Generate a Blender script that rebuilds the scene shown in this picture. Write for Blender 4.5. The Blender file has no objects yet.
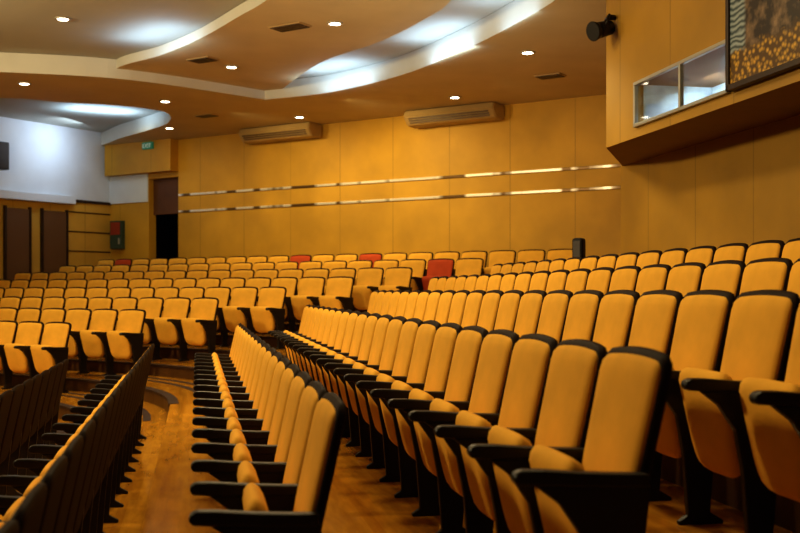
import bpy, bmesh, math, random
from mathutils import Vector, Matrix
random.seed(4)
C=bpy.context.scene.collection
EYE=1.35
# ---------- frames ----------
a=math.radians(10.8)
D=Vector((-math.sin(a),math.cos(a),0)); N=Vector((math.cos(a),math.sin(a),0))
U=Vector((.837,-.547,0)).normalized(); M=Vector((-.547,-.837,0)).normalized()
P1=Vector((-5.61,27.0,0)); O=Vector((0,0,0))
NEAR=(O,N,D)      # (L,t)
BACK=(P1,U,M)     # (e,s)
def pt(fr,p,q,z): return fr[0]+fr[1]*p+fr[2]*q+Vector((0,0,z))

# ---------- materials ----------
def newmat(name):
    m=bpy.data.materials.new(name); m.use_nodes=True
    return m,m.node_tree.nodes,m.node_tree.links,m.node_tree.nodes['Principled BSDF']
def mat(name,col,rough=.6,metal=0,noise=0,scale=8,emis=None,estr=0,bump=0,spec=.5):
    m,n,l,b=newmat(name)
    b.inputs['Base Color'].default_value=(*col,1); b.inputs['Roughness'].default_value=rough
    b.inputs['Metallic'].default_value=metal; b.inputs['Specular IOR Level'].default_value=spec
    if emis: b.inputs['Emission Color'].default_value=(*emis,1); b.inputs['Emission Strength'].default_value=estr
    if noise or bump:
        tc=n.new('ShaderNodeTexCoord'); t=n.new('ShaderNodeTexNoise'); t.inputs['Scale'].default_value=scale; t.inputs['Detail'].default_value=4
        l.new(tc.outputs['Object'],t.inputs['Vector'])
        if noise:
            r=n.new('ShaderNodeValToRGB'); r.color_ramp.elements[0].position=.3; r.color_ramp.elements[1].position=.7
            r.color_ramp.elements[0].color=(*[c*(1-noise) for c in col],1); r.color_ramp.elements[1].color=(*[min(1,c*(1+noise)) for c in col],1)
            l.new(t.outputs['Fac'],r.inputs['Fac']); l.new(r.outputs['Color'],b.inputs['Base Color'])
        if bump:
            bp=n.new('ShaderNodeBump'); bp.inputs['Strength'].default_value=bump; bp.inputs['Distance'].default_value=.004
            t2=n.new('ShaderNodeTexNoise'); t2.inputs['Scale'].default_value=220
            l.new(tc.outputs['Object'],t2.inputs['Vector']); l.new(t2.outputs['Fac'],bp.inputs['Height']); l.new(bp.outputs['Normal'],b.inputs['Normal'])
    return m
def panel_mat(name,col,axis,step,off=0,dark=.68,wd=.02):
    m,n,l,b=newmat(name); b.inputs['Roughness'].default_value=.62
    g=n.new('ShaderNodeNewGeometry')
    d=n.new('ShaderNodeVectorMath'); d.operation='DOT_PRODUCT'; d.inputs[1].default_value=axis; l.new(g.outputs['Position'],d.inputs[0])
    ad=n.new('ShaderNodeMath'); ad.operation='ADD'; ad.inputs[1].default_value=100*step+off; l.new(d.outputs['Value'],ad.inputs[0])
    mo=n.new('ShaderNodeMath'); mo.operation='MODULO'; mo.inputs[1].default_value=step; l.new(ad.outputs[0],mo.inputs[0])
    lt=n.new('ShaderNodeMath'); lt.operation='LESS_THAN'; lt.inputs[1].default_value=wd; l.new(mo.outputs[0],lt.inputs[0])
    t=n.new('ShaderNodeTexNoise'); t.inputs['Scale'].default_value=.9; t.inputs['Detail'].default_value=5; l.new(g.outputs['Position'],t.inputs['Vector'])
    r=n.new('ShaderNodeValToRGB'); r.color_ramp.elements[0].position=.3; r.color_ramp.elements[1].position=.72
    r.color_ramp.elements[0].color=(*[c*.8 for c in col],1); r.color_ramp.elements[1].color=(*[c*1.12 for c in col],1)
    l.new(t.outputs['Fac'],r.inputs['Fac'])
    mix=n.new('ShaderNodeMix'); mix.data_type='RGBA'; mix.inputs[7].default_value=(*[c*dark for c in col],1)
    l.new(lt.outputs[0],mix.inputs[0]); l.new(r.outputs['Color'],mix.inputs[6]); l.new(mix.outputs[2],b.inputs['Base Color'])
    return m
def wood_mat():
    m,n,l,b=newmat('polished_wood_floor')
    g=n.new('ShaderNodeNewGeometry'); mp=n.new('ShaderNodeMapping'); mp.inputs['Rotation'].default_value=(0,0,-a-math.pi/2)
    l.new(g.outputs['Position'],mp.inputs['Vector'])
    br=n.new('ShaderNodeTexBrick'); br.inputs['Scale'].default_value=1; br.inputs['Brick Width'].default_value=1.6; br.inputs['Row Height'].default_value=.06
    br.inputs['Mortar Size'].default_value=.0; br.inputs['Color1'].default_value=(.66,.29,.026,1); br.inputs['Color2'].default_value=(.78,.37,.038,1); br.inputs['Mortar'].default_value=(.6,.27,.03,1)
    l.new(mp.outputs[0],br.inputs['Vector'])
    m2=n.new('ShaderNodeMapping'); m2.inputs['Scale'].default_value=(.7,4,1); l.new(mp.outputs[0],m2.inputs['Vector'])
    t=n.new('ShaderNodeTexNoise'); t.inputs['Scale'].default_value=3; t.inputs['Detail'].default_value=6; l.new(m2.outputs[0],t.inputs['Vector'])
    mx=n.new('ShaderNodeMix'); mx.data_type='RGBA'; mx.blend_type='MULTIPLY'; mx.inputs[0].default_value=.8
    r=n.new('ShaderNodeValToRGB'); r.color_ramp.elements[0].position=.3; r.color_ramp.elements[0].color=(.5,.42,.35,1); r.color_ramp.elements[1].position=.65
    l.new(t.outputs['Fac'],r.inputs['Fac']); l.new(br.outputs['Color'],mx.inputs[6]); l.new(r.outputs['Color'],mx.inputs[7]); l.new(mx.outputs[2],b.inputs['Base Color'])
    b.inputs['Roughness'].default_value=.13
    return m
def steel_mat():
    m,n,l,b=newmat('steel_rail_painted_reflections')
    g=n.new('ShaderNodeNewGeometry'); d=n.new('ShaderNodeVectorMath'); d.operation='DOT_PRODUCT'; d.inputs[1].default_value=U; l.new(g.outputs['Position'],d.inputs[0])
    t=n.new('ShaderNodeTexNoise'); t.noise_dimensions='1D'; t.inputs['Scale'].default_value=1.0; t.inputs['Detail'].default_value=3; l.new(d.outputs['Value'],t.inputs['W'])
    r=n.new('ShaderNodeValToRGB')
    r.color_ramp.elements[0].position=.43; r.color_ramp.elements[0].color=(.16,.09,.035,1); r.color_ramp.elements[1].position=.50; r.color_ramp.elements[1].color=(.98,.90,.76,1)  # bright and dark stretches of reflection painted into the rail colour
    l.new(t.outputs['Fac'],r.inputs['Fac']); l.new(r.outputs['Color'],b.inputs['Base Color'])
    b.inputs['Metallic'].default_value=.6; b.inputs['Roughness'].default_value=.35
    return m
ORANGE=mat('mustard_upholstery',(.80,.415,.052),.85,noise=.1,scale=5,bump=.25,spec=.2)
RED=mat('red_upholstery',(.50,.075,.022),.85,noise=.1,scale=6,bump=.2,spec=.2)
BLACK=mat('black_plastic',(.010,.007,.005),.42,noise=.2,scale=10,spec=.4)
SHELL=mat('dark_brown_back_shell',(.018,.008,.004),.65,noise=.15,scale=6,spec=.12)
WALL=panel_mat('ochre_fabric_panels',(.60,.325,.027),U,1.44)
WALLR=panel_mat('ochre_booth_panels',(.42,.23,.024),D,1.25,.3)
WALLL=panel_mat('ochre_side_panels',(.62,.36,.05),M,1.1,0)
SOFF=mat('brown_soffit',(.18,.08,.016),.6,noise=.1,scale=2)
WHITEW=mat('white_plaster',(.68,.73,.79),.75,noise=.04,scale=2)
CEIL=mat('golden_tan_ceiling_plaster',(.54,.44,.25),.75,noise=.06,scale=1.2)
FASC=mat('pale_cream_fascia',(.66,.65,.58),.6,noise=.04,scale=2)
RECESS=mat('olive_grey_recess_plaster',(.42,.43,.38),.75,noise=.04,scale=1)
WOOD=wood_mat()
RISER=mat('shade_darkened_wood_riser',(.08,.034,.008),.4,noise=.15,scale=3)  # riser wood coloured darker to stand in for shade behind the chair legs
NOSE=mat('dark_stair_nosing',(.03,.013,.007),.5,noise=.2)
STEEL=steel_mat()
ACM=mat('tan_plastic',(.42,.28,.11),.5,noise=.04)
SLAT=mat('brown_louvre',(.12,.065,.025),.5,noise=.1)
CREAM=mat('silvery_aluminium',(.46,.44,.38),.35,.4,noise=.03)
GRILL=mat('dark_grille',(.04,.025,.015),.5,noise=.2)
LAMP=mat('lamp_glow',(1,1,1),.5,emis=(1,.88,.66),estr=14)
DOORM=panel_mat('brown_slatted_door',(.26,.12,.04),M,.1,0,.55,.02)
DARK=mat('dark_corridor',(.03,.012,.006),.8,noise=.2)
BROWN=mat('brown_wood_transom',(.12,.045,.014),.6,noise=.15,scale=3)
GREEN=mat('green_sign',(.03,.22,.12),.4,emis=(.05,.5,.3),estr=.08,noise=.05)
SIGNW=mat('sign_white',(.7,.7,.65),.4,emis=(.9,1,.9),estr=.15)
REDP=mat('red_paint',(.30,.04,.02),.4,noise=.1)
TEAL=mat('dark_teal_paint',(.04,.07,.05),.4,noise=.1)
REFLW=mat('pane_reflection_blue',(.55,.68,.82),.7,noise=.5,scale=3)  # mottled blue stands in for reflections in the booth panes
gm,gn,gl,gb=newmat('clear_window_glass'); gb.inputs['Transmission Weight'].default_value=1; gb.inputs['Roughness'].default_value=.02; gb.inputs['IOR'].default_value=1.35; gb.inputs['Base Color'].default_value=(.88,.94,1,1)
GLASS=gm

# ---------- mesh helpers ----------
def mkobj(name,me,mats,loc=None):
    o=bpy.data.objects.new(name,me)
    for m in (mats if isinstance(mats,(list,tuple)) else [mats]): me.materials.append(m)
    C.objects.link(o)
    return o
def center(me):
    vs=[v.co for v in me.vertices]
    mn=Vector([min(v[i] for v in vs) for i in range(3)]); mx=Vector([max(v[i] for v in vs) for i in range(3)])
    c=(mn+mx)/2; c.z=mn.z
    me.transform(Matrix.Translation(-c)); return c
def box(name,fr,p,q,z,m,bev=0,kind=None,parent=None):
    bm=bmesh.new(); vs=[]
    for zz in z:
        for (pp,qq) in ((p[0],q[0]),(p[1],q[0]),(p[1],q[1]),(p[0],q[1])):
            vs.append(bm.verts.new(pt(fr,pp,qq,zz)))
    for f in ((0,1,2,3),(4,5,6,7),(0,1,5,4),(1,2,6,5),(2,3,7,6),(3,0,4,7)): bm.faces.new([vs[i] for i in f])
    bmesh.ops.recalc_face_normals(bm,faces=bm.faces)
    if bev: bmesh.ops.bevel(bm,geom=bm.edges[:],offset=bev,segments=2,affect='EDGES',profile=.5)
    me=bpy.data.meshes.new(name); bm.to_mesh(me); bm.free()
    c=center(me); o=mkobj(name,me,m); o.location=c
    if kind: o['kind']=kind
    if parent: par(o,parent)
    return o
def par(o,p):
    o.location=o.location-p.location; o.parent=p
def tag(o,label,cat,group=None):
    o['label']=label; o['category']=cat
    if group: o['group']=group
    return o
def empty(name,loc):
    o=bpy.data.objects.new(name,None); o.location=loc; o.empty_display_size=.1; C.objects.link(o); return o
def slab(name,pts,z0,z1,m,kind='structure',sidemat=None):
    bm=bmesh.new()
    lo=[bm.verts.new((x,y,z0)) for x,y in pts]; hi=[bm.verts.new((x,y,z1)) for x,y in pts]
    n=len(pts)
    for i in range(n):
        f=bm.faces.new((lo[i],lo[(i+1)%n],hi[(i+1)%n],hi[i])); f.material_index=1 if sidemat else 0
    f1=bm.faces.new(lo); f2=bm.faces.new(hi)
    bmesh.ops.recalc_face_normals(bm,faces=bm.faces)
    bmesh.ops.triangulate(bm,faces=[f1,f2])
    me=bpy.data.meshes.new(name); bm.to_mesh(me); bm.free(); c=center(me)
    o=mkobj(name,me,[m,sidemat] if sidemat else m); o.location=c
    if kind: o['kind']=kind
    return o
def smooth(p,n=8):
    out=[]
    for i in range(len(p)-1):
        p0=Vector(p[max(i-1,0)]);p1=Vector(p[i]);p2=Vector(p[i+1]);p3=Vector(p[min(i+2,len(p)-1)])
        for k in range(n):
            t=k/n
            out.append(tuple(.5*((2*p1)+(-p0+p2)*t+(2*p0-5*p1+4*p2-p3)*t*t+(-p0+3*p1-3*p2+p3)*t**3)))
    out.append(tuple(p[-1])); return out

# ---------- floor tiers ----------
PITCH=.9; RISE=.18; FP=1.12
def Lrow(k): return (.528+k)*PITCH
def Srow(k): return 1.0+FP*(6-k)
def tier_front(k,grow=0):
    lf=Lrow(k)-.78-grow; sf=Srow(k)+.94+grow
    t=((sf+M.dot(P1))-lf*M.dot(N))/M.dot(D)
    pts=[pt(NEAR,lf,-3,0).xy[:]]
    c=pt(NEAR,lf,t,0); A=pt(NEAR,lf,t-2.5,0); B=c-U*2.5
    for i in range(9):
        w=i/8; q=A*(1-w)**2+c*2*w*(1-w)+B*w*w; pts.append(q.xy[:])
    pts.append(pt(BACK,-2.4,sf,0).xy[:])
    return pts
def tier_poly(k,grow=0):
    return tier_front(k,grow)+[v.xy[:] for v in (pt(BACK,-2.4,-1.2,0),pt(BACK,16,-1.2,0),pt(NEAR,9,-3,0))]
for k in range(-3,7):
    z=RISE*k
    if k==-3:
        slab('floor',[(-14,-3),(12,-3),(12,32),(-14,32)],z-.3,z,WOOD)
    else:
        slab('floor',tier_poly(k),z-RISE,z,WOOD,sidemat=RISER)
        o_=tier_front(k,.02)[1:]; i_=tier_front(k,-.10)[1:]
        slab('trim_%d'%(20+k),o_+i_[::-1],z-.03,z+.004,NOSE)
        if k in (-1,0,1):
            for j,g in enumerate((.22,.46)):
                o_=tier_front(k,g+.09)[1:-1]; i_=tier_front(k,g)[1:-1]
                slab('trim_%d'%(40+2*k+j),o_+i_[::-1],z-RISE-.01,z-RISE+.004,NOSE)

# ---------- chair meshes ----------
def pad(name,w0,w1,h,r,T,Tb,nx=12,nz=14,mats=None,bulge=0,rb=None,sq=8,sz=6,cr=.008):
    rb=rb or r
    zs=[h*(.5-.5*math.cos(math.pi*i/nz)) for i in range(nz+1)]
    bm=bmesh.new(); F=[];B=[]
    for i,z in enumerate(zs):
        v=z/h; w=(w0+(w1-w0)*v)/2
        cut=0
        if z<rb: cut=rb-math.sqrt(max(0,rb*rb-(rb-z)**2))
        if z>h-r: cut=r-math.sqrt(max(0,r*r-(z-(h-r))**2))
        hw=w-cut; fr=[];br=[]
        ez=min(z,h-z)/h*2; ez=min(1,math.sqrt(min(1,ez*sz)))
        for j in range(nx+1):
            u=-math.cos(math.pi*j/nx)
            crown=cr*(1-u*u)*v*v*v
            eu=math.sqrt(max(0,1-abs(u)**sq)); th=eu*ez
            fr.append(bm.verts.new((u*hw,-T*th-bulge*(1-u*u)*math.sin(math.pi*v),z+crown)))
            br.append(bm.verts.new((u*hw,Tb*th,z+crown)))
        F.append(fr);B.append(br)
    for i in range(nz):
        for j in range(nx):
            bm.faces.new((F[i][j],F[i][j+1],F[i+1][j+1],F[i+1][j])); bm.faces.new((B[i][j+1],B[i][j],B[i+1][j],B[i+1][j+1]))
        bm.faces.new((F[i][0],F[i+1][0],B[i+1][0],B[i][0])); bm.faces.new((F[i][nx],B[i][nx],B[i+1][nx],F[i+1][nx]))
    for j in range(nx):
        bm.faces.new((F[0][j],B[0][j],B[0][j+1],F[0][j+1])); bm.faces.new((F[nz][j],F[nz][j+1],B[nz][j+1],B[nz][j]))
    bmesh.ops.remove_doubles(bm,verts=bm.verts,dist=.0004)
    bmesh.ops.recalc_face_normals(bm,faces=bm.faces)
    for f in bm.faces: f.smooth=True
    me=bpy.data.meshes.new(name); bm.to_mesh(me); bm.free()
    me.materials.append(mats); return me
def profile(name,pts,x0,x1,m,bev=.006):
    bm=bmesh.new(); A=[bm.verts.new((x0,y,z)) for y,z in pts]; B=[bm.verts.new((x1,y,z)) for y,z in pts]; n=len(pts)
    for i in range(n): bm.faces.new((A[i],A[(i+1)%n],B[(i+1)%n],B[i]))
    bm.faces.new(A); bm.faces.new(B); bmesh.ops.recalc_face_normals(bm,faces=bm.faces)
    bmesh.ops.bevel(bm,geom=bm.edges[:],offset=bev,segments=2,affect='EDGES',profile=.5)
    me=bpy.data.meshes.new(name); bm.to_mesh(me); bm.free(); me.materials.append(m); return me
rec=math.atan2(.12,.55)
CW=.53
me_back=pad('backrest',.44,.488,.568,.055,.026,.000,mats=ORANGE,bulge=.005,rb=.08,sq=20,sz=8,cr=.010)
me_back.transform(Matrix.Translation((0,-.002,.408))@Matrix.Rotation(-rec,4,'X'))
me_shell=pad('back_shell',.464,.512,.598,.068,.022,.016,mats=SHELL,bulge=0,rb=.10,sq=30,sz=14,cr=.010)
me_shell.transform(Matrix.Translation((0,.008,.398))@Matrix.Rotation(-rec,4,'X'))
me_seat=pad('seat',.37,.43,.43,.055,.036,.036,mats=ORANGE,bulge=.012,rb=.12,sq=16,cr=.004)
me_seat.transform(Matrix.Translation((0,-.060,.25))@Matrix.Rotation(math.radians(12),4,'X'))
hx=CW/2
me_arm=profile('armrest',[(-.36,.636),(-.35,.618),(-.27,.612),(-.05,.602),(.045,.600),(.05,.640),(-.05,.644),(-.16,.650),(-.27,.660),(-.335,.662),(-.355,.652)],hx-.027,hx+.027,BLACK,.009)
me_leg=profile('leg',[(-.29,.612),(-.22,.56),(-.15,.46),(-.12,.30),(-.10,.04),(-.14,.015),(-.14,0),(.06,0),(.06,.015),(.00,.05),(.02,.30),(.055,.605)],hx-.017,hx+.017,BLACK,.005)
me_back_red=me_back.copy(); me_back_red.materials[0]=RED
me_seat_red=me_seat.copy(); me_seat_red.materials[0]=RED
def chair(loc,rot,group,label,red=False,extra=0,sc=(1,1,1)):
    e=empty('auditorium_chair',loc); e.rotation_euler=(0,0,rot); e.scale=sc; tag(e,label,'chair',group)
    parts=[('backrest',me_back_red if red else me_back),('back_shell',me_shell),('seat',me_seat_red if red else me_seat),('armrest',me_arm),('leg',me_leg)]
    for n,me in parts:
        o=bpy.data.objects.new(n,me); o.parent=e; C.objects.link(o)
    if extra:
        for n,me in parts[3:]:
            o=bpy.data.objects.new(n,me); o.location=(-CW,0,0); o.parent=e; C.objects.link(o)
    return e
NSC=.945; STEP=CW*NSC
rn=math.atan2(-N.x,N.y)   # local +Y -> N
rb_=math.atan2(M.x,-M.y)  # local +Y -> -M
rows={-2:(6.5,11.9),-1:(2.5,11.2),0:(3.64,12.0),1:(3.155,13.2),2:(3.45,13.6),3:(5.0,14.1),4:(6.6,14.6)}
LN='mustard upholstered tip-up auditorium chair with black plastic arms, seat folded'
for k,(t0,t1) in rows.items():
    n=int((t1-t0)/STEP)
    for i in range(n+1):
        p=pt(NEAR,Lrow(k)-.14,t0+i*STEP,RISE*k)
        lab=LN
        if i==0 and k in (0,1): lab='mustard tip-up auditorium chair at the open end of its row'
        if k<0: lab='mustard tip-up auditorium chair showing its dark brown back shell'
        chair(p,rn,'auditorium chairs facing the stage',lab,extra=(i==n),sc=(NSC,1,1))
far={-1:(4.2,6.3),0:(2.6,6.7),1:(1.1,7.2),2:(-.4,7.7),3:(-1.9,8.3),4:(-2.0,8.8),5:(-2.0,9.65),6:(-2.0,11.0)}
FSC=1.18; FS=CW*FSC
for k,(e0,e1) in far.items():
    n=int((e1-e0)/FS)
    for i in range(n+1):
        e=e1-i*FS
        red=(k==6 and any(abs(e-x)<.31 for x in (5.05,6.73,-.66))) or (k==5 and abs(e-9.0)<.31)
        p=pt(BACK,e,Srow(k)+.14,RISE*k)
        chair(p,rb_,'chairs in the block along the panelled wall','red upholstered tip-up chair among mustard ones' if red else 'mustard upholstered tip-up chair in the block along the panelled wall',red=red,extra=(i==n),sc=(FSC,1.12,1.06))

# ---------- walls ----------
H_LOW=EYE+3.8; H_MID=EYE+3.98; H_HIGH=EYE+4.15
box('wall_back',BACK,(0,16),(-.25,0),(-.6,H_HIGH),WALL,kind='structure')
box('wall_back',BACK,(-2.75,-1.05),(-.25,0),(-.6,H_HIGH),WALL,kind='structure')
box('wall_back',BACK,(-1.05,0),(-.25,0),(EYE+2.87,H_HIGH),WALL,kind='structure')
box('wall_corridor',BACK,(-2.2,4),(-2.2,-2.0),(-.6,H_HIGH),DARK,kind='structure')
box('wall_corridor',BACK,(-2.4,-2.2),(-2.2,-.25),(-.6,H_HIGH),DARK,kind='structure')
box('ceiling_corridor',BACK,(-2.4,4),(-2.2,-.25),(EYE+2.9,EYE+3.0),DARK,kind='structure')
box('trim_7',BACK,(-1.05,0),(-.22,-.16),(EYE+1.95,EYE+2.87),BROWN,kind='structure')
box('trim_1',BACK,(-2.4,0),(0,.28),(EYE+3.0,H_LOW+.12),WALL,kind='structure')
box('trim_2',BACK,(-2.5,-1.07),(0,.03),(EYE+2.28,EYE+3.0),WHITEW,kind='structure')
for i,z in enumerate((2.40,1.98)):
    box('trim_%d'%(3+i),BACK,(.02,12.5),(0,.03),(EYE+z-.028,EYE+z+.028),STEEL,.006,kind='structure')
# left wall (e=-2.5)
box('wall_left',BACK,(-2.75,-2.5),(-.25,10),(EYE+2.3,H_HIGH+.2),WHITEW,kind='structure')
box('wall_left',BACK,(-2.75,-2.5),(-.25,10),(-.9,EYE+2.3),WALLL,kind='structure')
box('trim_5',BACK,(-2.5,-2.30),(1.3,10),(EYE+2.18,EYE+2.38),WHITEW,.01,kind='structure')
box('trim_6',BACK,(-2.5,-2.46),(0,1.3),(EYE+2.25,EYE+2.32),NOSE,kind='structure')
for j,zz in enumerate((1.0,1.5,2.0)):
    box('trim_%d'%(60+j),BACK,(-2.5,-2.485),(0,1.4),(EYE+zz-.015,EYE+zz+.015),NOSE,kind='structure')
for i,(w0,w1) in enumerate(((1.49,2.2),(2.61,3.27))):
    o=box('door_%d'%(i+1),BACK,(-2.5,-2.44),(w0,w1),(RISE*4-.2,EYE+1.98),DOORM,.01,kind='structure')
    box('door_frame',BACK,(-2.5,-2.42),(w0-.05,w0),(RISE*4-.2,EYE+2.03),NOSE,parent=o)
    box('door_frame',BACK,(-2.5,-2.42),(w1,w1+.05),(RISE*4-.2,EYE+2.03),NOSE,parent=o)
# right wall and booth (hollow behind the window)
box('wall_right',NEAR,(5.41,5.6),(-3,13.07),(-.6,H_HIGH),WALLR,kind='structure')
WZ0,WZ1,WT0,WT1=EYE+1.73,EYE+2.14,8.53,10.49
def bslab(pts,z0,z1):
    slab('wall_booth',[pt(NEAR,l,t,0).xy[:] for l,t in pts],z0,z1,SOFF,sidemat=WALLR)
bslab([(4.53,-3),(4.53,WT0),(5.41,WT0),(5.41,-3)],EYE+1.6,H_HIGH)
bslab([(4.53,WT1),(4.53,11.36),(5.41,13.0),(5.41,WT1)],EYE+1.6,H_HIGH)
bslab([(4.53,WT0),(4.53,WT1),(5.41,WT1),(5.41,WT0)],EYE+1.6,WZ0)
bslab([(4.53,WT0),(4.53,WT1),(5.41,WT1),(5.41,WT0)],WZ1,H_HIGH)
box('wall_booth_inner',NEAR,(5.36,5.41),(WT0,WT1),(WZ0,WZ1),REFLW,kind='structure')  # inner faces added so the panes show a bluish reflection-like glow
box('wall_booth_inner',NEAR,(4.60,5.36),(WT1-.03,WT1),(WZ0,WZ1),REFLW,kind='structure')
w=empty('window_1',pt(NEAR,4.5,9.5,EYE+1.706)); w['kind']='structure'
z0,z1=EYE+1.70,EYE+2.17
for nme,q,z in (('window_frame',(8.50,10.52),(z0,z0+.035)),('window_frame',(8.50,10.52),(z1-.035,z1)),('window_frame',(8.50,8.535),(z0,z1)),('window_frame',(10.485,10.52),(z0,z1)),('window_frame',(9.42,9.455),(z0,z1))):
    box(nme,NEAR,(4.49,4.54),q,z,CREAM,.004,parent=w)
box('window_pane',NEAR,(4.505,4.515),(8.53,9.43),(z0+.03,z1-.03),GLASS,parent=w)
box('window_pane',NEAR,(4.52,4.53),(9.45,10.49),(z0+.03,z1-.03),GLASS,parent=w)

# framed picture
def pic_mat():
    m,n,l,b=newmat('night_garden_picture')
    tc=n.new('ShaderNodeTexCoord'); sep=n.new('ShaderNodeSeparateXYZ'); l.new(tc.outputs['Generated'],sep.inputs[0])
    v=n.new('ShaderNodeTexVoronoi'); v.inputs['Scale'].default_value=26; l.new(tc.outputs['Generated'],v.inputs['Vector'])
    r=n.new('ShaderNodeValToRGB'); r.color_ramp.elements[0].color=(.85,.50,.06,1); r.color_ramp.elements[1].color=(.10,.05,.01,1); r.color_ramp.elements[1].position=.6
    l.new(v.outputs['Distance'],r.inputs['Fac'])
    t=n.new('ShaderNodeTexNoise'); t.inputs['Scale'].default_value=9; t.inputs['Detail'].default_value=6; l.new(tc.outputs['Generated'],t.inputs['Vector'])
    r2=n.new('ShaderNodeValToRGB'); r2.color_ramp.elements[0].position=.45; r2.color_ramp.elements[0].color=(.02,.012,.01,1); r2.color_ramp.elements[1].position=.72; r2.color_ramp.elements[1].color=(.30,.20,.12,1)
    l.new(t.outputs['Fac'],r2.inputs['Fac'])
    ad=n.new('ShaderNodeMath'); ad.operation='MULTIPLY_ADD'; ad.inputs[1].default_value=.25; l.new(t.outputs['Fac'],ad.inputs[0]); l.new(sep.outputs['Z'],ad.inputs[2])
    zr=n.new('ShaderNodeMapRange'); zr.inputs[1].default_value=.34; zr.inputs[2].default_value=.39; l.new(ad.outputs[0],zr.inputs[0])
    mx=n.new('ShaderNodeMix'); mx.data_type='RGBA'; l.new(zr.outputs[0],mx.inputs[0]); l.new(r.outputs[0],mx.inputs[6]); l.new(r2.outputs[0],mx.inputs[7])
    xr=n.new('ShaderNodeMapRange'); xr.inputs[1].default_value=.83; xr.inputs[2].default_value=.86; l.new(sep.outputs['Y'],xr.inputs[0])
    w_=n.new('ShaderNodeTexWave'); w_.bands_direction='Z'; w_.inputs['Scale'].default_value=7; w_.inputs['Distortion'].default_value=6; l.new(tc.outputs['Generated'],w_.inputs['Vector'])
    r3=n.new('ShaderNodeValToRGB'); r3.color_ramp.elements[0].color=(.03,.06,.08,1); r3.color_ramp.elements[1].color=(.35,.42,.45,1); l.new(w_.outputs['Fac'],r3.inputs['Fac'])
    mu=n.new('ShaderNodeMath'); mu.operation='MULTIPLY'; l.new(xr.outputs[0],mu.inputs[0]); l.new(zr.outputs[0],mu.inputs[1])
    m2=n.new('ShaderNodeMix'); m2.data_type='RGBA'; l.new(mu.outputs[0],m2.inputs[0]); l.new(mx.outputs[2],m2.inputs[6]); l.new(r3.outputs[0],m2.inputs[7])
    l.new(m2.outputs[2],b.inputs['Base Color']); b.inputs['Roughness'].default_value=.4
    return m
PIC=pic_mat()
pf=empty('framed_picture',pt(NEAR,4.5,7.6,EYE+1.70)); tag(pf,'large dark framed picture of golden foliage on the booth wall','picture')
box('picture_panel',NEAR,(4.47,4.52),(6.7,8.42),(EYE+1.74,EYE+2.85),PIC,parent=pf)
for q,z in (((6.65,8.46),(EYE+1.70,EYE+1.75)),((6.65,8.46),(EYE+2.83,EYE+2.88)),((8.41,8.46),(EYE+1.7,EYE+2.88)),((6.65,6.70),(EYE+1.7,EYE+2.88))):
    box('picture_frame',NEAR,(4.45,4.53),q,z,NOSE,.004,parent=pf)

# ---------- ceiling ----------
edge=smooth([(-12,18.3),(-9,18.3),(-6.97,18.6),(-4.88,19.3),(-2.70,21.3),],6)+smooth([(-2.70,21.3),(-1.34,20.5),(0,18.9),(.96,17.0),(1.59,15.4),(2.03,14.0),(2.3,12.4),(2.5,10),(2.6,6),(2.6,-3)],6)[1:]
cove=[pt(BACK,-2.52,.3,0).xy[:]]+smooth([(-7.0,26.7),(-5.94,25.3),(-5.25,24.2),(-5.02,22.8),(-5.78,22.0),(-6.87,21.6),(-7.92,21.1),(-12,20.6)],6)
pts=list(edge)+[pt(NEAR,5.5,-3,0).xy[:],pt(NEAR,5.5,13,0).xy[:],pt(BACK,15,-.1,0).xy[:],pt(BACK,-2.4,-.1,0).xy[:]]+cove
slab('ceiling',pts,H_LOW,H_HIGH-.005,CEIL,sidemat=FASC)
mid=smooth([(-.5,-3),(-.6,6),(-.8,10),(-1.25,13.3),(-1.86,14.7),(-2.33,15.5),(-3.17,16.9),(-4.07,18.1),(-4.98,19.0),(-5.6,20.2)],6)+[(-2.8,22.6)]+smooth([(-2.5,21.6),(-1.4,18.7),(-.32,17.1),(.44,15.5),(.69,14.7),(.9,13.0),(1,6),(1,-3)],6)
slab('ceiling',mid,H_MID,H_HIGH-.006,CEIL,sidemat=FASC)
slab('ceiling',[(-14,-3),(12,-3),(12,32),(-14,32)],H_HIGH,H_HIGH+.2,RECESS)

def disc(name,r,h,m,x,y,z,seg=24):
    bm=bmesh.new(); bmesh.ops.create_cone(bm,segments=seg,radius1=r,radius2=r,depth=h,cap_ends=True); me=bpy.data.meshes.new(name); bm.to_mesh(me); bm.free()
    o=mkobj(name,me,m); o.location=(x,y,z); return o
def ring(name,r0,r1,h,m,x,y,z,seg=24):
    bm=bmesh.new(); V=[]
    for i in range(seg):
        t=2*math.pi*i/seg; c,s=math.cos(t),math.sin(t)
        V.append([bm.verts.new((r*c,r*s,zz)) for r,zz in ((r0,0),(r0,-h),(r1,-h),(r1,0))])
    for i in range(seg):
        A=V[i];B=V[(i+1)%seg]
        for j in range(4): bm.faces.new((A[j],A[(j+1)%4],B[(j+1)%4],B[j]))
    bmesh.ops.recalc_face_normals(bm,faces=bm.faces)
    me=bpy.data.meshes.new(name); bm.to_mesh(me); bm.free(); o=mkobj(name,me,m); o.location=(x,y,z); return o
for (x,y,z) in ((2.04,17.04,H_LOW),(1.08,21.0,H_LOW),(-4.72,21.45,H_LOW),(-2.2,23.4,H_LOW),(-5.4,25.0,H_LOW),(-.97,15.9,H_MID),(-3.0,19.0,H_MID),(-5.15,16.3,H_HIGH),(-6.9,19.6,H_LOW)):
    e=empty('ceiling_downlight',(x,y,z)); tag(e,'small round recessed downlight glowing in the ceiling','ceiling light','recessed downlights')
    o=ring('lamp_ring',.085,.12,.02,CREAM,x,y,z); par(o,e)
    o=disc('lamp_lens',.086,.02,LAMP,x,y,z-.006); par(o,e)
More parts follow.
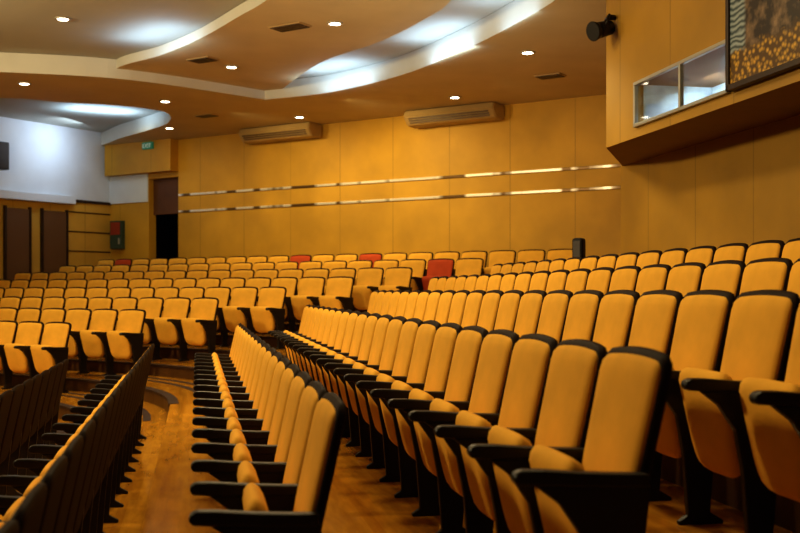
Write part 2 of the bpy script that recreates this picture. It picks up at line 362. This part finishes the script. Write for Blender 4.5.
def vent(x,y,z,wd,dp):
    e=empty('ceiling_vent',(x,y,z)); tag(e,'dark slotted rectangular air vent in the ceiling','vent','ceiling vents')
    fr=(Vector((x,y,0)),U,M)
    box('vent_frame',fr,(-wd/2,wd/2),(-dp/2,dp/2),(z-.02,z),ACM,.004,parent=e)
    for i in range(4):
        q=-dp/2+dp*(i+.5)/4
        box('vent_slot',fr,(-wd/2+.03,wd/2-.03),(q-.03,q+.03),(z-.03,z-.015),GRILL,parent=e)
vent(-1.66,16.1,H_MID,.6,.3); vent(-3.4,18.4,H_MID,.5,.3); vent(2.66,18.9,H_LOW,.5,.3); vent(-4.2,23.2,H_LOW,.5,.25)

# air conditioners
def ac(e0,W):
    p=pt(BACK,e0,.35,EYE+3.5)
    e=empty('air_conditioner',p); tag(e,'long tan ceiling air conditioner with louvred front above panelled wall','air conditioner','ceiling air conditioners')
    bm=bmesh.new(); prof=[(.05,EYE+3.79),(.52,EYE+3.79),(.56,EYE+3.66),(.42,EYE+3.50),(.1,EYE+3.47),(.05,EYE+3.52)]
    A=[bm.verts.new(pt(BACK,e0-W/2,s,z)) for s,z in prof]; B=[bm.verts.new(pt(BACK,e0+W/2,s,z)) for s,z in prof]
    for i in range(6): bm.faces.new((A[i],A[(i+1)%6],B[(i+1)%6],B[i]))
    bm.faces.new(A);bm.faces.new(B); bmesh.ops.recalc_face_normals(bm,faces=bm.faces)
    bmesh.ops.bevel(bm,geom=bm.edges[:],offset=.02,segments=2,affect='EDGES')
    me=bpy.data.meshes.new('body'); bm.to_mesh(me); bm.free(); c=center(me); o=mkobj('ac_body',me,ACM); o.location=c; par(o,e)
    for i in range(3):
        tt=.25+.25*i; s=.56-.14*tt+.010; z=EYE+3.66-.16*tt
        box('louvre',BACK,(e0-W/2+.12,e0+W/2-.12),(s-.02,s+.012),(z-.013,z+.013),SLAT,parent=e)
ac(3.55,2.1); ac(8.22,2.15)

# exit sign
es=empty('exit_sign',pt(BACK,-.75,.34,EYE+3.58)); tag(es,'small green exit sign above the doorway','sign')
box('sign_box',BACK,(-.93,-.57),(.285,.36),(EYE+3.58,EYE+3.76),GREEN,.01,parent=es)
cu=bpy.data.curves.new('t','FONT'); cu.body='EXIT'; cu.size=.15; cu.align_x='CENTER'; cu.extrude=.003
to=bpy.data.objects.new('t',cu); C.objects.link(to); bpy.context.view_layer.update()
me=bpy.data.meshes.new_from_object(to); bpy.data.objects.remove(to)
to=mkobj('sign_text',me,SIGNW); to.location=pt(BACK,-.75,.365,EYE+3.615); to.rotation_euler=(math.pi/2,0,rb_); par(to,es)

# fire cabinet
fc=empty('fire_hose_cabinet',pt(BACK,-2.1,.1,EYE+1.1)); tag(fc,'small dark teal wall cabinet with a red panel beside the doorway','fire cabinet')
box('cabinet_body',BACK,(-2.36,-1.93),(.005,.14),(EYE+1.08,EYE+1.82),TEAL,.01,parent=fc)
box('cabinet_panel',BACK,(-2.32,-1.97),(.14,.155),(EYE+1.45,EYE+1.78),REDP,.003,parent=fc)
box('cabinet_handle',BACK,(-2.01,-1.98),(.14,.18),(EYE+1.2,EYE+1.35),CREAM,.003,parent=fc)

# wall speaker
sp=empty('wall_loudspeaker',pt(BACK,-2.4,3.45,EYE+2.9)); tag(sp,'black loudspeaker mounted on the white upper wall','loudspeaker')
box('speaker_cabinet',BACK,(-2.42,-2.15),(3.4,3.7),(EYE+2.85,EYE+3.5),BLACK,.02,parent=sp)
box('speaker_grille',BACK,(-2.15,-2.14),(3.42,3.68),(EYE+2.88,EYE+3.47),GRILL,.003,parent=sp)
box('speaker_bracket',BACK,(-2.5,-2.41),(3.52,3.58),(EYE+3.1,EYE+3.3),BLACK,parent=sp)

# standing speaker behind rows
FR=(Vector((2.75,16.4,0)),U,M); fz=RISE*6
ss=empty('floor_loudspeaker',Vector((2.75,16.4,fz))); tag(ss,'black loudspeaker on a slim stand behind the last row','loudspeaker')
box('speaker_cabinet',FR,(-.09,.09),(-.09,.09),(fz+.72,fz+1.07),BLACK,.045,parent=ss)
box('speaker_grille',FR,(-.06,.06),(.09,.098),(fz+.77,fz+1.02),GRILL,.004,parent=ss)
o=disc('stand_pole',.02,.72,BLACK,2.75,16.4,fz+.37); par(o,ss)
o=disc('stand_base',.18,.03,BLACK,2.75,16.4,fz+.015); par(o,ss)

# spotlight on booth corner
bx=pt(NEAR,4.42,11.1,EYE+2.87)
sl=empty('stage_spotlight',bx); tag(sl,'black stage spotlight bracketed to the booth corner','spotlight')
def cyl(name,p,q,r0,r1,m,parent):
    d=q-p; bm=bmesh.new(); bmesh.ops.create_cone(bm,segments=20,radius1=r0,radius2=r1,depth=d.length,cap_ends=True)
    bmesh.ops.bevel(bm,geom=[e for e in bm.edges if len(e.link_faces)==2 and abs(e.calc_face_angle(0))>1],offset=.006,segments=2,affect='EDGES')
    me=bpy.data.meshes.new(name); bm.to_mesh(me); bm.free()
    for f in me.polygons: f.use_smooth=len(f.vertices)==4
    o=mkobj(name,me,m); o.rotation_mode='QUATERNION'; o.rotation_quaternion=d.to_track_quat('Z','Y'); o.location=(p+q)/2; par(o,parent); return o
cyl('lamp_housing',bx+Vector((.06,.05,.03)),bx+Vector((-.10,-.05,-.03)),.08,.09,BLACK,sl)
cyl('lamp_hood',bx+Vector((-.09,-.05,-.027)),bx+Vector((-.16,-.09,-.05)),.085,.11,BLACK,sl)
cyl('yoke_arm',bx+Vector((-.02,.1,0)),bx+Vector((.02,.1,.13)),.014,.014,BLACK,sl)
cyl('yoke_arm',bx+Vector((-.02,-.1,0)),bx+Vector((.02,-.1,.13)),.014,.014,BLACK,sl)
cyl('yoke_bar',bx+Vector((.02,-.11,.13)),bx+Vector((.02,.11,.13)),.014,.014,BLACK,sl)
cyl('wall_bracket',bx+Vector((.02,0,.13)),bx+N*.11+Vector((0,0,.13)),.03,.03,BLACK,sl)

# ---------- lights ----------
def light(t,name,loc,power,col,size=1,target=None,spot=None,sy=None,yaw=0):
    d=bpy.data.lights.new(name,t); d.energy=power; d.color=col
    if t=='AREA':
        d.size=size
        if sy: d.shape='RECTANGLE'; d.size_y=sy
    else: d.shadow_soft_size=size
    if spot: d.spot_size=math.radians(spot); d.spot_blend=1
    o=bpy.data.objects.new(name,d); o.location=loc; C.objects.link(o)
    if target is not None: o.rotation_euler=(Vector(target)-Vector(loc)).to_track_quat('-Z','Y').to_euler()
    if t=='AREA' and name=='cove_uplight': o.rotation_euler=(math.pi,0,yaw)
    return o
WARM=(1,.80,.44); COOL=(.52,.75,1)
light('AREA','ceiling_light',(-1.5,10.5,5.2),150,WARM,.9,(-1.5,10.5,0))
light('AREA','ceiling_light',(.6,5,5.0),60,WARM,.7,(.6,5.5,0))
light('AREA','stage_light',(-7.5,6.5,4.6),310,WARM,.6,(2,8,.6))
light('AREA','stage_light',(-8.5,13,4.7),230,WARM,.6,(0,20,1.0))
for e,pw in ((.4,60),(4.0,260),(7.0,370),(10.4,70)):
    p=pt(BACK,e,2.4,H_LOW-.08); q=pt(BACK,e,0,1.9)
    light('SPOT','wall_wash_fill',p,pw,(1,.79,.36),.2,q,140)  # fill spots added to brighten the panelled wall, no fixtures of their own
light('SPOT','wall_wash_fill',pt(NEAR,3.6,12.6,H_LOW-.9),100,(1,.80,.36),.2,pt(NEAR,5.4,10.8,1.9),70)  # added fill spot for the glow on the wall below the booth
for p in ((2.04,17.0,H_LOW-.05),(-3.0,19.0,H_LOW-.05),(-6.9,19.6,H_LOW-.05),(-1,16,H_LOW-.05)):
    light('SPOT','downlight_beam',p,150,(1,.82,.48),.08,(p[0],p[1],0),130)
for (x,y,pw,yaw,L,H) in ((-3.95,17.25,12,-.85,1.5,.42),(.60,17.15,13,-1.05,1.5,.42),(1.40,15.0,6,-1.2,1.2,.42),(-1.25,19.8,14,-.8,1.4,.42)):
    light('AREA','cove_uplight',(x,y,H_HIGH-H),pw,COOL,L,sy=.6,yaw=yaw)
light('AREA','cove_uplight',(-6.9,24.6,H_HIGH-.40),28,COOL,1.5,sy=.7,yaw=.5)
p=pt(BACK,-1.4,2.0,H_LOW+.05); light('AREA','cove_wash',p,22,(.66,.82,1),.9,pt(BACK,-2.5,2.4,EYE+3.4))
light('AREA','window_glow_fill',pt(NEAR,5.0,9.9,WZ1-.02),22,(.70,.86,1),.3,pt(NEAR,5.2,9.9,WZ0),sy=.2)  # added fill inside the booth, gives the panes their bright bluish blob
light('AREA','floor_bounce',(0,14,2.6),42,(1,.89,.60),3.5,(0,18,6))
wd=bpy.data.worlds.new('world'); bpy.context.scene.world=wd; wd.use_nodes=True
wd.node_tree.nodes['Background'].inputs[0].default_value=(1,.80,.48,1); wd.node_tree.nodes['Background'].inputs[1].default_value=.02

# ---------- camera ----------
cam=bpy.data.cameras.new('camera'); cam.sensor_width=36; cam.lens=1067/800*36; cam.shift_y=(290-266.5)/800
cam.dof.use_dof=True; cam.dof.focus_distance=8; cam.dof.aperture_fstop=3.2
co=bpy.data.objects.new('camera',cam); co.location=(0,0,EYE); co.rotation_euler=(math.pi/2,0,0); C.objects.link(co)
bpy.context.scene.camera=co
bpy.context.scene.view_settings.view_transform='Standard'
try: bpy.context.scene.view_settings.look='Medium High Contrast'
except Exception as ex: print(ex)
